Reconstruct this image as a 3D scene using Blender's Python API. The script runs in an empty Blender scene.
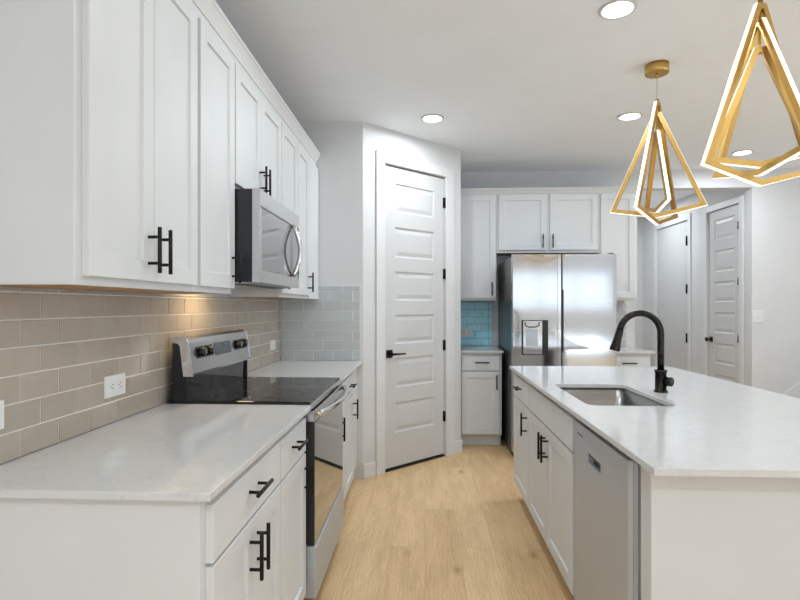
import bpy, bmesh, math, random
from mathutils import Vector, Matrix
random.seed(7)
C = bpy.context.scene
COL = C.collection
PI = math.pi

# ------------------------------------------------------------------ camera
F = 523.0
PSI = math.atan(25 / F)
cam_d = bpy.data.cameras.new('camera')
cam = bpy.data.objects.new('camera', cam_d)
COL.objects.link(cam)
cam.location = (0, 0, 1.334)
cam.rotation_euler = (PI / 2, 0, PSI)
cam_d.sensor_width = 36
cam_d.lens = F / 800 * 36
cam_d.shift_y = 6 / 800
cam_d.clip_start = 0.02
C.camera = cam

# ------------------------------------------------------------------ world, lights, exposure
C.view_settings.view_transform = 'Standard'
C.view_settings.look = 'None'
C.view_settings.gamma = 1
C.view_settings.exposure = -0.10
w = bpy.data.worlds.new('sky')
C.world = w
w.use_nodes = True
bg = w.node_tree.nodes['Background']
bg.inputs['Color'].default_value = (0.86, 0.93, 1.0, 1)
bg.inputs['Strength'].default_value = 1.0


def area(name, loc, rot, sx, sy, power, color):
    l = bpy.data.lights.new(name, 'AREA')
    l.shape = 'RECTANGLE'
    l.size, l.size_y = sx, sy
    l.energy = power
    l.color = color
    o = bpy.data.objects.new(name, l)
    COL.objects.link(o)
    o.location = loc
    o.rotation_euler = rot
    return o


# area lamps as daylight outside the unseen window openings of the living room (behind and right of the camera)
REAR_WIN = [(-0.95, 1.05, 0.35, 2.25), (2.0, 4.9, 0.20, 2.25)]  # the left rear window is unseen, added for even light
ADDED_SIDE_WIN = [(-3.6, -1.2, 0.3, 2.3), (-0.4, 3.2, 0.3, 2.3)]  # unseen side windows, added to light the left cabinets
REAR_Y, SIDE_X = -4.6, 6.0
DAY = (0.74, 0.87, 1.0)
P_REAR, P_SIDE, P_FILL, P_CAN = 3.6, 1.6, 40.0, 12.0
for (a, b, c0, c1) in REAR_WIN:
    area('daylight_rear', ((a + b) / 2, REAR_Y - 0.16, (c0 + c1) / 2), (PI / 2, 0, 0), b - a, c1 - c0, P_REAR * (b - a) * (c1 - c0), DAY)
    area('ceiling_fill_rear', ((a + b) / 2, REAR_Y - 0.75, 0.2), (PI * 0.78, 0, 0), b - a, 0.9, P_FILL * (b - a), DAY)  # added lamp aimed upward to brighten the ceiling, in place of ground bounce
for (a, b, c0, c1) in ADDED_SIDE_WIN:
    area('added_daylight_side', (SIDE_X + 0.16, (a + b) / 2, (c0 + c1) / 2), (PI / 2, 0, PI / 2), b - a, c1 - c0, P_SIDE * (b - a) * (c1 - c0), DAY)  # daylight lamp for the added side windows
    area('ceiling_fill_side', (SIDE_X + 0.75, (a + b) / 2, 0.1), (PI * 0.78, 0, PI / 2), b - a, 0.9, P_FILL * (b - a), DAY)  # added upward fill for the ceiling, on the side wall


# ------------------------------------------------------------------ materials
def mat(name, col, rough=0.5, metal=0.0, spec=0.5, coat=0.0, ior=None):
    m = bpy.data.materials.new(name)
    m.use_nodes = True
    p = m.node_tree.nodes['Principled BSDF']
    p.inputs['Base Color'].default_value = (*col, 1)
    p.inputs['Roughness'].default_value = rough
    p.inputs['Metallic'].default_value = metal
    p.inputs['Specular IOR Level'].default_value = spec
    p.inputs['Coat Weight'].default_value = coat
    if ior:
        p.inputs['IOR'].default_value = ior
    return m


def nt(m):
    return m.node_tree.nodes, m.node_tree.links, m.node_tree.nodes['Principled BSDF']


def coords(m, scale=(1, 1, 1), rot=(0, 0, 0), kind='world'):
    n, l, p = nt(m)
    if kind == 'world':
        g = n.new('ShaderNodeNewGeometry'); out = g.outputs['Position']
    else:
        g = n.new('ShaderNodeTexCoord'); out = g.outputs['Object']
    mp = n.new('ShaderNodeMapping')
    mp.inputs['Scale'].default_value = scale
    mp.inputs['Rotation'].default_value = rot
    l.new(out, mp.inputs['Vector'])
    return mp.outputs['Vector']


def noise(m, vec, scale, detail=3, rough=0.55):
    n, l, p = nt(m)
    t = n.new('ShaderNodeTexNoise')
    t.inputs['Scale'].default_value = scale
    t.inputs['Detail'].default_value = detail
    t.inputs['Roughness'].default_value = rough
    l.new(vec, t.inputs['Vector'])
    return t.outputs['Fac']


def ramp(m, fac, stops):
    n, l, p = nt(m)
    r = n.new('ShaderNodeValToRGB')
    e = r.color_ramp.elements
    while len(e) < len(stops):
        e.new(0.5)
    for k, (pos, c) in enumerate(stops):
        e[k].position = pos
        e[k].color = (*c, 1) if len(c) == 3 else c
    l.new(fac, r.inputs['Fac'])
    return r.outputs['Color']


def mix(m, mode, fac, a, b):
    n, l, p = nt(m)
    x = n.new('ShaderNodeMix'); x.data_type = 'RGBA'; x.blend_type = mode
    for sock, v in ((x.inputs[0], fac), (x.inputs[6], a), (x.inputs[7], b)):
        if hasattr(v, 'is_output'):
            l.new(v, sock)
        elif isinstance(v, (int, float)):
            sock.default_value = v
        else:
            sock.default_value = (*v, 1)
    return x.outputs[2]


def bump(m, h, strength, dist=0.01):
    n, l, p = nt(m)
    b = n.new('ShaderNodeBump')
    b.inputs['Strength'].default_value = strength
    b.inputs['Distance'].default_value = dist
    l.new(h, b.inputs['Height'])
    l.new(b.outputs['Normal'], p.inputs['Normal'])


def setcol(m, out):
    n, l, p = nt(m)
    l.new(out, p.inputs['Base Color'])


def paint(name, col, rough, bscale=180, bstr=0.04):
    m = mat(name, col, rough)
    v = coords(m)
    f = noise(m, v, 6, 2)
    setcol(m, mix(m, 'MULTIPLY', 1.0, col, ramp(m, f, [(0.3, (0.975, 0.975, 0.975)), (0.7, (1, 1, 1))])))
    bump(m, noise(m, v, bscale, 2), bstr, 0.004)
    return m


WALL = paint('wall_paint', (0.70, 0.70, 0.705), 0.7, 120, 0.10)
CEIL = paint('ceiling_paint', (0.91, 0.935, 0.96), 0.8, 70, 0.25)
TRIM = paint('trim_paint', (0.75, 0.75, 0.75), 0.4)
CAB = paint('cabinet_paint', (0.72, 0.73, 0.735), 0.5)
DOORP = paint('door_paint', (0.64, 0.64, 0.64), 0.4)
BRONZE = mat('dark_bronze', (0.024, 0.021, 0.019), 0.38, 0.85)
FAUCETM = mat('oiled_bronze', (0.030, 0.026, 0.023), 0.27, 0.9)
BLACK = mat('black_plastic', (0.012, 0.012, 0.013), 0.4)
BLACKPANEL = mat('black_enamel', (0.012, 0.014, 0.018), 0.3)
DARKGREY = mat('dark_grey_enamel', (0.075, 0.077, 0.08), 0.3, 0.5)
SLATE = mat('grey_enamel', (0.16, 0.165, 0.17), 0.35, 0.6)
GLASSB = mat('black_glass', (0.008, 0.008, 0.009), 0.03)
OVENG = mat('oven_glass', (0.012, 0.012, 0.013), 0.02, 0, 0.5, 1.0, 1.9)
GLOSSB = mat('gloss_black', (0.012, 0.012, 0.013), 0.06)
WHITEP = mat('white_plastic', (0.86, 0.86, 0.84), 0.35)
RINGP = mat('lamp_ring_paint', (0.62, 0.62, 0.61), 0.5)
SWITCHP = mat('switch_plastic', (0.76, 0.76, 0.755), 0.4)
HOLE = mat('socket_hole', (0.05, 0.05, 0.05), 0.6)
CORD = mat('cord', (0.45, 0.42, 0.36), 0.5)
WOODB = mat('plywood', (0.42, 0.24, 0.10), 0.55)
_v = coords(WOODB, (3, 30, 30))
setcol(WOODB, ramp(WOODB, noise(WOODB, _v, 3, 4), [(0.3, (0.36, 0.19, 0.075)), (0.7, (0.50, 0.30, 0.13))]))


def steel(name, col, rough, stretch=(2, 2, 220), bs=0.03):
    m = mat(name, col, rough, 1.0)
    v = coords(m, stretch)
    f = noise(m, v, 1.5, 3)
    setcol(m, mix(m, 'MULTIPLY', 1.0, col, ramp(m, f, [(0.3, (0.93, 0.93, 0.93)), (0.7, (1, 1, 1))])))
    bump(m, f, bs, 0.002)
    return m


STEEL = steel('brushed_steel', (0.60, 0.60, 0.605), 0.24)
STEELV = steel('brushed_steel_panel', (0.53, 0.57, 0.62), 0.40, (2, 2, 160))
STEELV.node_tree.nodes['Principled BSDF'].inputs['Metallic'].default_value = 0.5
STEELS = steel('sink_steel', (0.34, 0.335, 0.33), 0.30, (160, 2, 2))
EDGEM = mat('satin_steel_edge', (0.80, 0.80, 0.81), 0.35, 0.6)
CHROME = mat('polished_steel', (0.72, 0.72, 0.73), 0.12, 1.0)
MWGLASS = mat('mirrored_glass', (0.31, 0.31, 0.315), 0.06, 0.9)
GOLD = mat('brushed_gold', (0.60, 0.385, 0.125), 0.36, 1.0)
# fridge steel: wide slow waviness like sheet metal
FRST = steel('fridge_steel', (0.66, 0.66, 0.665), 0.10, (2, 2, 150), 0.003)
n_, l_, p_ = nt(FRST)
_b2 = n_.new('ShaderNodeBump'); _b2.inputs['Strength'].default_value = 0.10; _b2.inputs['Distance'].default_value = 0.02
l_.new(noise(FRST, coords(FRST, (1.2, 1, 0.55)), 2.2, 1), _b2.inputs['Height'])
_b1 = [x for x in n_ if x.type == 'BUMP' and x != _b2][0]
l_.new(_b1.outputs['Normal'], _b2.inputs['Normal'])
l_.new(_b2.outputs['Normal'], p_.inputs['Normal'])


def emit(name, col, strength):
    m = mat(name, (0.9, 0.9, 0.9), 0.5)
    n, l, p = nt(m)
    p.inputs['Emission Color'].default_value = (*col, 1)
    p.inputs['Emission Strength'].default_value = strength
    return m


LED = emit('led_strip', (1.0, 0.92, 0.78), 1.35)
CAN = emit('can_lens', (1.0, 0.98, 0.94), 6.0)
DISPLAY = mat('display_glass', (0.10, 0.13, 0.17), 0.15)
_f = noise(DISPLAY, coords(DISPLAY), 60, 3)
setcol(DISPLAY, ramp(DISPLAY, _f, [(0.35, (0.03, 0.045, 0.065)), (0.6, (0.07, 0.10, 0.14)), (0.75, (0.16, 0.17, 0.19))]))

# quartz
QUARTZ = mat('white_quartz', (0.80, 0.80, 0.785), 0.10, 0, 0.5)
_v = coords(QUARTZ)
_n1 = noise(QUARTZ, _v, 14, 6, 0.7)
_n2 = noise(QUARTZ, _v, 90, 3, 0.6)
_c = ramp(QUARTZ, _n1, [(0.28, (0.625, 0.625, 0.622)), (0.46, (0.67, 0.67, 0.667)), (0.60, (0.685, 0.685, 0.682))])
setcol(QUARTZ, mix(QUARTZ, 'MULTIPLY', 1.0, _c, ramp(QUARTZ, _n2, [(0.30, (0.90, 0.90, 0.89)), (0.45, (1, 1, 1))])))


# oak planks running away from the camera
def make_floor_mat():
    m = mat('oak_planks', (0.5, 0.35, 0.2), 0.42)
    n, l, p = nt(m)
    v = coords(m, (1, 1, 1), (0, 0, PI / 2))
    b = n.new('ShaderNodeTexBrick')
    b.offset = 0.37; b.offset_frequency = 2
    b.inputs['Scale'].default_value = 1.0
    b.inputs['Mortar Size'].default_value = 0.0008
    b.inputs['Mortar Smooth'].default_value = 0.1
    b.inputs['Brick Width'].default_value = 1.45
    b.inputs['Row Height'].default_value = 0.19
    b.inputs['Color1'].default_value = (0.0, 0.0, 0.0, 1)
    b.inputs['Color2'].default_value = (1.0, 1.0, 1.0, 1)
    b.inputs['Mortar'].default_value = (0.5, 0.5, 0.5, 1)
    l.new(v, b.inputs['Vector'])
    tone = ramp(m, b.outputs['Color'], [(0.0, (0.77, 0.52, 0.280)), (0.5, (0.82, 0.57, 0.312)), (1.0, (0.855, 0.605, 0.345))])
    # shift the grain per plank
    add = n.new('ShaderNodeVectorMath'); add.operation = 'ADD'
    g = n.new('ShaderNodeNewGeometry')
    sc = n.new('ShaderNodeVectorMath'); sc.operation = 'SCALE'; sc.inputs[3].default_value = 13.0
    l.new(b.outputs['Color'], sc.inputs[0])
    l.new(g.outputs['Position'], add.inputs[0]); l.new(sc.outputs[0], add.inputs[1])
    mp = n.new('ShaderNodeMapping'); mp.inputs['Scale'].default_value = (9, 1.5, 1)
    l.new(add.outputs[0], mp.inputs['Vector'])
    gr = noise(m, mp.outputs['Vector'], 1.6, 6, 0.62)
    mp3 = n.new('ShaderNodeMapping'); mp3.inputs['Scale'].default_value = (5, 1.3, 1)
    l.new(add.outputs[0], mp3.inputs['Vector'])
    wv = n.new('ShaderNodeTexWave')
    wv.bands_direction = 'X'
    wv.inputs['Scale'].default_value = 3.4; wv.inputs['Distortion'].default_value = 9.0
    wv.inputs['Detail'].default_value = 2.5; wv.inputs['Detail Scale'].default_value = 1.1
    l.new(mp3.outputs['Vector'], wv.inputs['Vector'])
    c = mix(m, 'MULTIPLY', 1.0, tone, ramp(m, gr, [(0.28, (0.82, 0.79, 0.75)), (0.60, (1.03, 1.03, 1.03))]))
    c = mix(m, 'MULTIPLY', 0.45, c, ramp(m, wv.outputs['Fac'], [(0.0, (0.84, 0.81, 0.77)), (0.5, (1.02, 1.02, 1.02))]))
    mp4 = n.new('ShaderNodeMapping'); mp4.inputs['Scale'].default_value = (210, 13, 1)
    l.new(add.outputs[0], mp4.inputs['Vector'])
    c = mix(m, 'MULTIPLY', 1.0, c, ramp(m, noise(m, mp4.outputs['Vector'], 1.0, 4, 0.7), [(0.36, (0.90, 0.885, 0.86)), (0.56, (1.01, 1.01, 1.01))]))
    # knots
    vo = n.new('ShaderNodeTexVoronoi'); vo.inputs['Scale'].default_value = 1.0
    mp2 = n.new('ShaderNodeMapping'); mp2.inputs['Scale'].default_value = (4.6, 2.2, 1)
    l.new(g.outputs['Position'], mp2.inputs['Vector']); l.new(mp2.outputs['Vector'], vo.inputs['Vector'])
    c = mix(m, 'MULTIPLY', 1.0, c, ramp(m, vo.outputs['Distance'], [(0.015, (0.55, 0.47, 0.39)), (0.07, (0.82, 0.78, 0.73)), (0.16, (1, 1, 1))]))
    c = mix(m, 'MIX', b.outputs['Fac'], c, (0.52, 0.36, 0.21))
    setcol(m, c)
    bump(m, gr, 0.06, 0.003)
    return m


FLOOR = make_floor_mat()


def tile_mat(name, a, b, rough=0.22):
    m = mat(name, a, rough, 0, 0.5)
    n, l, p = nt(m)
    at = n.new('ShaderNodeAttribute'); at.attribute_name = 'tone'
    c = ramp(m, at.outputs['Fac'], [(0, a), (1, b)])
    f = noise(m, coords(m), 25, 3)
    setcol(m, mix(m, 'MULTIPLY', 1.0, c, ramp(m, f, [(0.3, (0.95, 0.95, 0.95)), (0.7, (1.02, 1.02, 1.02))])))
    return m


TILE_WARM_LIT = tile_mat('warm_lit_tile', (0.46, 0.395, 0.325), (0.505, 0.435, 0.36))  # the grey tile with warm light put into its colour
TILE_GREY = tile_mat('grey_tile', (0.50, 0.525, 0.53), (0.55, 0.575, 0.58))
TILE_COOL_LIT = tile_mat('cool_lit_tile', (0.40, 0.83, 0.98), (0.46, 0.88, 1.0))  # the same grey tile with cool light put into its colour
GROUT = mat('grout', (0.86, 0.84, 0.79), 0.8)
GROUT_COOL_LIT = mat('cool_lit_grout', (0.26, 0.42, 0.52), 0.8)  # grout with the same cool light put into its colour


# ------------------------------------------------------------------ mesh builder
class MB:
    def __init__(self):
        self.v = []; self.f = []; self.mi = []; self.sm = []

    def add(self, verts, faces, mi=0, smooth=False, M=None):
        o = len(self.v)
        self.v += [tuple(M @ Vector(p)) if M else tuple(p) for p in verts]
        self.f += [tuple(i + o for i in f) for f in faces]
        self.mi += [mi] * len(faces)
        self.sm += [smooth] * len(faces) if isinstance(smooth, bool) else list(smooth)
        return self

    def box(self, x0, x1, y0, y1, z0, z1, bev=0.0, mi=0, M=None, seg=1):
        x0, x1 = min(x0, x1), max(x0, x1); y0, y1 = min(y0, y1), max(y0, y1); z0, z1 = min(z0, z1), max(z0, z1)
        vs = [(x0, y0, z0), (x1, y0, z0), (x1, y1, z0), (x0, y1, z0), (x0, y0, z1), (x1, y0, z1), (x1, y1, z1), (x0, y1, z1)]
        fs = [(3, 2, 1, 0), (4, 5, 6, 7), (0, 1, 5, 4), (1, 2, 6, 5), (2, 3, 7, 6), (3, 0, 4, 7)]
        if bev <= 0:
            return self.add(vs, fs, mi, False, M)
        bm = bmesh.new()
        bv = [bm.verts.new(p) for p in vs]
        for f in fs:
            bm.faces.new([bv[i] for i in f])
        bmesh.ops.bevel(bm, geom=list(bm.edges), offset=bev, offset_type='OFFSET', segments=seg, profile=0.5, affect='EDGES', clamp_overlap=True)
        bm.verts.index_update()
        self.add([v.co[:] for v in bm.verts], [[v.index for v in f.verts] for f in bm.faces], mi, False, M)
        bm.free()
        return self

    def prism(self, poly, axis, a, b, mi=0, M=None):
        # poly: 2d points in the other two axes (order x,y / x,z / y,z), extruded along axis from a to b
        def p3(p, t):
            return {'x': (t, p[0], p[1]), 'y': (p[0], t, p[1]), 'z': (p[0], p[1], t)}[axis]
        n = len(poly)
        vs = [p3(p, a) for p in poly] + [p3(p, b) for p in poly]
        fs = [tuple(range(n - 1, -1, -1)), tuple(range(n, 2 * n))] + [(i, (i + 1) % n, n + (i + 1) % n, n + i) for i in range(n)]
        ar = sum(poly[i][0] * poly[(i + 1) % n][1] - poly[(i + 1) % n][0] * poly[i][1] for i in range(n))
        flip = (ar < 0) != (axis == 'y') != (b < a)
        if flip:
            fs = [tuple(reversed(f)) for f in fs]
        return self.add(vs, fs, mi, False, M)

    def tube(self, path, r, n=16, mi=0, caps=True, M=None, sx=1.0, up=None):
        # r: radius or list of radii; sx flattens across 'up'
        P = [Vector(p) for p in path]
        R = r if isinstance(r, (list, tuple)) else [r] * len(P)
        T = []
        for i in range(len(P)):
            a = P[max(i - 1, 0)]; b = P[min(i + 1, len(P) - 1)]
            d = b - a
            if d.length < 1e-9:
                d = T[-1] if T else Vector((0, 0, 1))
            T.append(d.normalized())
        u = Vector(up) if up else (Vector((0, 0, 1)) if abs(T[0].z) < 0.9 else Vector((1, 0, 0)))
        vs = []; fs = []; sm = []
        for i, p in enumerate(P):
            t = T[i]
            u = (u - t * u.dot(t)).normalized()
            w_ = t.cross(u)
            for k in range(n):
                a = 2 * PI * k / n
                vs.append(p + u * math.cos(a) * R[i] * sx + w_ * math.sin(a) * R[i])
        for i in range(len(P) - 1):
            for k in range(n):
                k2 = (k + 1) % n
                fs.append((i * n + k, i * n + k2, (i + 1) * n + k2, (i + 1) * n + k)); sm.append(True)
        if caps:
            fs.append(tuple(range(n - 1, -1, -1))); sm.append(False)
            fs.append(tuple((len(P) - 1) * n + k for k in range(n))); sm.append(False)
        return self.add(vs, fs, mi, sm, M)

    def cyl(self, p0, p1, r, n=20, mi=0, M=None, ch=0.0):
        p0, p1 = Vector(p0), Vector(p1)
        if ch > 0:
            d = (p1 - p0).normalized() * ch
            self.tube([p0, p0, p0 + d, p0 + d, p1 - d, p1 - d, p1, p1][1:-1] if False else [p0, p0 + d, p1 - d, p1], [r - ch, r, r, r - ch], n, mi, True, M)
        else:
            self.tube([p0, p1], r, n, mi, True, M)
        return self

    def build(self, name, mats, parent=None, origin=(0, 0, 0), attr=None):
        me = bpy.data.meshes.new(name)
        ox, oy, oz = origin
        me.from_pydata([(x - ox, y - oy, z - oz) for x, y, z in self.v], [], self.f)
        for m in (mats if isinstance(mats, (list, tuple)) else [mats]):
            me.materials.append(m)
        me.polygons.foreach_set('material_index', self.mi)
        me.polygons.foreach_set('use_smooth', self.sm)
        if attr:
            a = me.attributes.new('tone', 'FLOAT', 'FACE')
            a.data.foreach_set('value', attr)
        me.update()
        o = bpy.data.objects.new(name, me)
        COL.objects.link(o)
        if parent:
            o.parent = parent
        else:
            o.location = origin
        return o


def tag(o, label, cat, group=None):
    o['label'] = label; o['category'] = cat
    if group:
        o['group'] = group
    return o


def thing(name, label, cat, loc=(0, 0, 0), rz=0.0, group=None):
    o = bpy.data.objects.new(name, None)
    o.empty_display_size = 0.1
    COL.objects.link(o)
    o.location = loc; o.rotation_euler = (0, 0, rz)
    return tag(o, label, cat, group)


def struct(name, mb, m, parent=None, origin=(0, 0, 0)):
    o = mb.build(name, m, parent, origin)
    if not parent:
        o['kind'] = 'structure'
    return o


def bx(*a, **k):
    return MB().box(*a, **k)


# a slab with recessed or raised panels; front face looks to local -y
def panel_slab(mb, x0, x1, z0, z1, yf, t, sx, cells, raised=False, rec=0.009, M=None):
    c = 0.0018
    xl, xr = x0 + sx, x1 - sx
    V = []; Fc = []

    def q(a, b, c_, d):
        i = len(V); V.extend([a, b, c_, d]); Fc.append((i, i + 1, i + 2, i + 3))

    def rect(xa, xb, za, zb, y):
        q((xa, y, za), (xb, y, za), (xb, y, zb), (xa, y, zb))

    def ring(o, yo, i, yi):
        (a0, a1, b0, b1), (c0, c1, d0, d1) = o, i
        q((a0, yo, b0), (a1, yo, b0), (c1, yi, d0), (c0, yi, d0))
        q((a1, yo, b0), (a1, yo, b1), (c1, yi, d1), (c1, yi, d0))
        q((a1, yo, b1), (a0, yo, b1), (c0, yi, d1), (c1, yi, d1))
        q((a0, yo, b1), (a0, yo, b0), (c0, yi, d0), (c0, yi, d1))
    yb = yf + t
    ring((x0, x1, z0, z1), yf + c, (x0 + c, x1 - c, z0 + c, z1 - c), yf)
    q((x0, yb, z0), (x1, yb, z0), (x1, yf + c, z0), (x0, yf + c, z0))
    q((x1, yb, z1), (x0, yb, z1), (x0, yf + c, z1), (x1, yf + c, z1))
    q((x0, yb, z1), (x0, yb, z0), (x0, yf + c, z0), (x0, yf + c, z1))
    q((x1, yb, z0), (x1, yb, z1), (x1, yf + c, z1), (x1, yf + c, z0))
    q((x1, yb, z0), (x0, yb, z0), (x0, yb, z1), (x1, yb, z1))
    if not cells:
        rect(x0 + c, x1 - c, z0 + c, z1 - c, yf)
    else:
        rect(x0 + c, xl, z0 + c, z1 - c, yf)
        rect(xr, x1 - c, z0 + c, z1 - c, yf)
        zz = z0 + c
        for (a, b) in cells:
            rect(xl, xr, zz, a, yf)
            zz = b
            o = (xl, xr, a, b)

            def ins(r, d):
                return (r[0] + d, r[1] - d, r[2] + d, r[3] - d)
            if raised:
                r1 = ins(o, 0.010); r2 = ins(r1, 0.010); r3 = ins(r2, 0.028)
                ring(o, yf, r1, yf + rec); ring(r1, yf + rec, r2, yf + rec); ring(r2, yf + rec, r3, yf + rec * 0.3)
                rect(*r3, yf + rec * 0.3)
            else:
                r1 = ins(o, 0.003)
                ring(o, yf, r1, yf + rec)
                rect(*r1, yf + rec)
        rect(xl, xr, zz, z1 - c, yf)
    return mb.add(V, Fc, 0, False, M)


def bar_pull(parent, cx, cz, yf, orient, length=0.137, cc=0.078, name='handle'):
    mb = MB()
    r = 0.006; so = 0.034
    ax = Vector((0, 0, 1)) if orient == 'v' else Vector((1, 0, 0))
    c = Vector((cx, yf - so, cz))
    mb.cyl(c - ax * length / 2, c + ax * length / 2, r, 12, 0, None, 0.0015)
    for s in (-1, 1):
        b = c + ax * s * cc / 2
        mb.cyl(b, Vector((b.x, yf, b.z)), 0.0048, 10)
    return mb.build(name, BRONZE, parent)


def cab_front(parent, kind, x0, x1, z0, z1, handle=None, yf=-0.020):
    mb = MB()
    if kind == 'door':
        panel_slab(mb, x0, x1, z0, z1, yf, 0.0195, 0.057, [(z0 + 0.057, z1 - 0.057)])
    else:
        panel_slab(mb, x0, x1, z0, z1, yf, 0.0195, 0.05, [])
    o = mb.build(kind, CAB, parent)
    if handle:
        cx, cz, orient = handle
        bar_pull(o, cx, cz, yf, orient)
    return o


def base_cabinet(label, loc, rz, width, depth, fronts, hollow=False, group=None):
    t = thing('base_cabinet', label, 'cabinet', loc, rz, group)
    mb = MB()
    zt = 0.893
    if not hollow:
        mb.box(0, width, 0, depth, 0.112, zt, 0.0015)
    else:
        mb.box(0, width, 0, 0.018, 0.112, 0.60, 0.001)
        mb.box(0, width, 0, 0.018, 0.868, zt, 0.001)
        mb.box(0, 0.018, 0.018, depth, 0.112, zt, 0.001)
        mb.box(width - 0.018, width, 0.018, depth, 0.112, zt, 0.001)
        mb.box(0.018, width - 0.018, 0.018, depth, 0.112, 0.13, 0.001)
        mb.box(0.018, width - 0.018, depth - 0.01, depth, 0.13, zt, 0.001)
    mb.build('body', CAB, t)
    bx(0.002, width - 0.002, 0.065, depth - 0.02, 0.001, 0.112).build('toe_kick', CAB, t)
    for fr in fronts:
        cab_front(t, *fr)
    return t


def wall_cabinet(label, loc, rz, width, depth, z0, z1, fronts, extra=None, group=None):
    t = thing('wall_cabinet', label, 'cabinet', (loc[0], loc[1], z0), rz, group)
    h = z1 - z0
    mb = MB()
    lip = 0.003
    mb.box(0, width, 0, depth, lip, h, 0.001)
    mb.box(0, width, 0, 0.02, 0, lip); mb.box(0, 0.003, 0.02, depth, 0, lip); mb.box(width - 0.003, width, 0.02, depth, 0, lip)
    if extra:
        extra(mb)
    mb.build('body', CAB, t)
    bx(0.0035, width - 0.0035, 0.0205, depth - 0.001, 0.0004, lip - 0.0004).build('bottom_panel', WOODB, t)
    for (k, x0, x1, a, b, hd) in fronts:
        cab_front(t, k, x0, x1, a - z0, b - z0, (hd[0], hd[1] - z0, hd[2]) if hd else None)
    return t


# ------------------------------------------------------------------ the room
CZ = 2.755
XW = -1.13          # left wall face
YB = 5.58           # back wall face
WT = 0.12
struct('floor', bx(-1.3, SIDE_X + 0.1, REAR_Y - 0.1, 8.4, -0.06, 0), FLOOR)
struct('ceiling', bx(-1.3, SIDE_X + 0.1, REAR_Y - 0.1, 8.4, CZ, CZ + 0.06), CEIL)
struct('wall_left', bx(XW - WT, XW, REAR_Y, YB + WT, 0, CZ), WALL)
struct('wall_back', bx(XW, 2.193, YB, YB + WT, 0, CZ), WALL)
struct('wall_header', bx(2.193, 3.38, YB, YB + WT, 2.563, CZ), WALL)
struct('wall_right', bx(3.38, SIDE_X, YB, YB + WT, 0, CZ), WALL)
struct('wall_hall_left', bx(2.073, 2.193, YB + WT, 8.3, 0, CZ), WALL)
struct('wall_hall_end', bx(2.073, 3.5, 8.3, 8.4, 0, CZ), WALL)
D2 = (5.786, 6.43); D1 = (6.885, 7.80); DH = 2.44
mb = MB()
for (a, b) in ((YB + WT, D2[0]), (D2[1], D1[0]), (D1[1], 8.3)):
    mb.box(3.38, 3.5, a, b, 0, CZ)
for (a, b) in (D2, D1):
    mb.box(3.38, 3.5, a, b, DH + 0.01, CZ)
struct('wall_hall_right', mb, WALL)


def window_wall(name, axis, pos, lo, hi, wins):
    mb = MB()
    ed = lo

    def seg(a, b, z0, z1):
        if axis == 'y':
            mb.box(a, b, pos - WT, pos, z0, z1)
        else:
            mb.box(pos, pos + WT, a, b, z0, z1)
    for (a, b, c0, c1) in wins:
        seg(ed, a, 0, CZ); seg(a, b, 0, c0); seg(a, b, c1, CZ)
        ed = b
    seg(ed, hi, 0, CZ)
    struct(name, mb, WALL)


window_wall('wall_rear', 'y', REAR_Y, XW, SIDE_X, REAR_WIN)
window_wall('wall_side', 'x', SIDE_X, REAR_Y, YB, ADDED_SIDE_WIN)
k = 0
for axis, wins in (('y', REAR_WIN), ('x', ADDED_SIDE_WIN)):
    for (a, b, c0, c1) in wins:
        k += 1
        mb = MB(); fw = 0.05
        n_m = 2 if b - a < 2.5 else 3
        if axis == 'y' and a > 1:
            mb.box(a, b, REAR_Y - 0.10, REAR_Y - 0.02, 0.38, 1.25)  # unseen panel, added to split the window's reflection in the fridge
        parts = [(a, a + fw, c0, c1), (b - fw, b, c0, c1), (a + fw, b - fw, c0, c0 + fw), (a + fw, b - fw, c1 - fw, c1)]
        for j in range(1, n_m):
            xm = a + (b - a) * j / n_m
            parts.append((xm - 0.03, xm + 0.03, c0 + fw, c1 - fw))
        for (p, q, r, s) in parts:
            if axis == 'y':
                mb.box(p, q, REAR_Y - 0.09, REAR_Y - 0.03, r, s)
            else:
                mb.box(SIDE_X + 0.03, SIDE_X + 0.09, p, q, r, s)
        struct('unseen_window_%d' % k, mb, TRIM)  # unseen windows; the side pair and the left rear one are added

# pantry corner: stub wall, angled wall with a door, return wall
P0 = Vector((-0.478, 4.01, 0)); P1 = Vector((0.326, 4.80, 0))
PL = (P1 - P0).length
PA = math.atan2(P1.y - P0.y, P1.x - P0.x)
MP = Matrix.Translation(P0) @ Matrix.Rotation(PA, 4, 'Z')
struct('wall_stub', bx(XW, P0.x, 4.01, 4.10, 0, CZ), WALL)
DX0, DX1, DTOP = 0.222, 0.915, 2.468
mb = MB()
mb.box(0, DX0 - 0.006, 0, 0.11, 0, CZ, M=MP)
mb.box(DX1 + 0.006, PL, 0, 0.11, 0, CZ, M=MP)
mb.box(DX0 - 0.006, DX1 + 0.006, 0, 0.11, DTOP + 0.006, CZ, M=MP)
struct('wall_pantry', mb, WALL)
struct('wall_pantry_return', bx(P1.x - 0.10, P1.x, P1.y, YB, 0, CZ), WALL)
# casing of the pantry door
mb = MB()
CO0, CO1, COT = 0.125, 1.03, 2.56
for (a, b, c0, c1) in ((CO0, DX0 - 0.008, 0, COT), (DX1 + 0.008, CO1, 0, COT), (DX0 - 0.008, DX1 + 0.008, DTOP + 0.008, COT)):
    mb.box(a, b, -0.017, -0.0005, c0, c1, 0.003, M=MP)
struct('trim_1', mb, TRIM)
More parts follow.
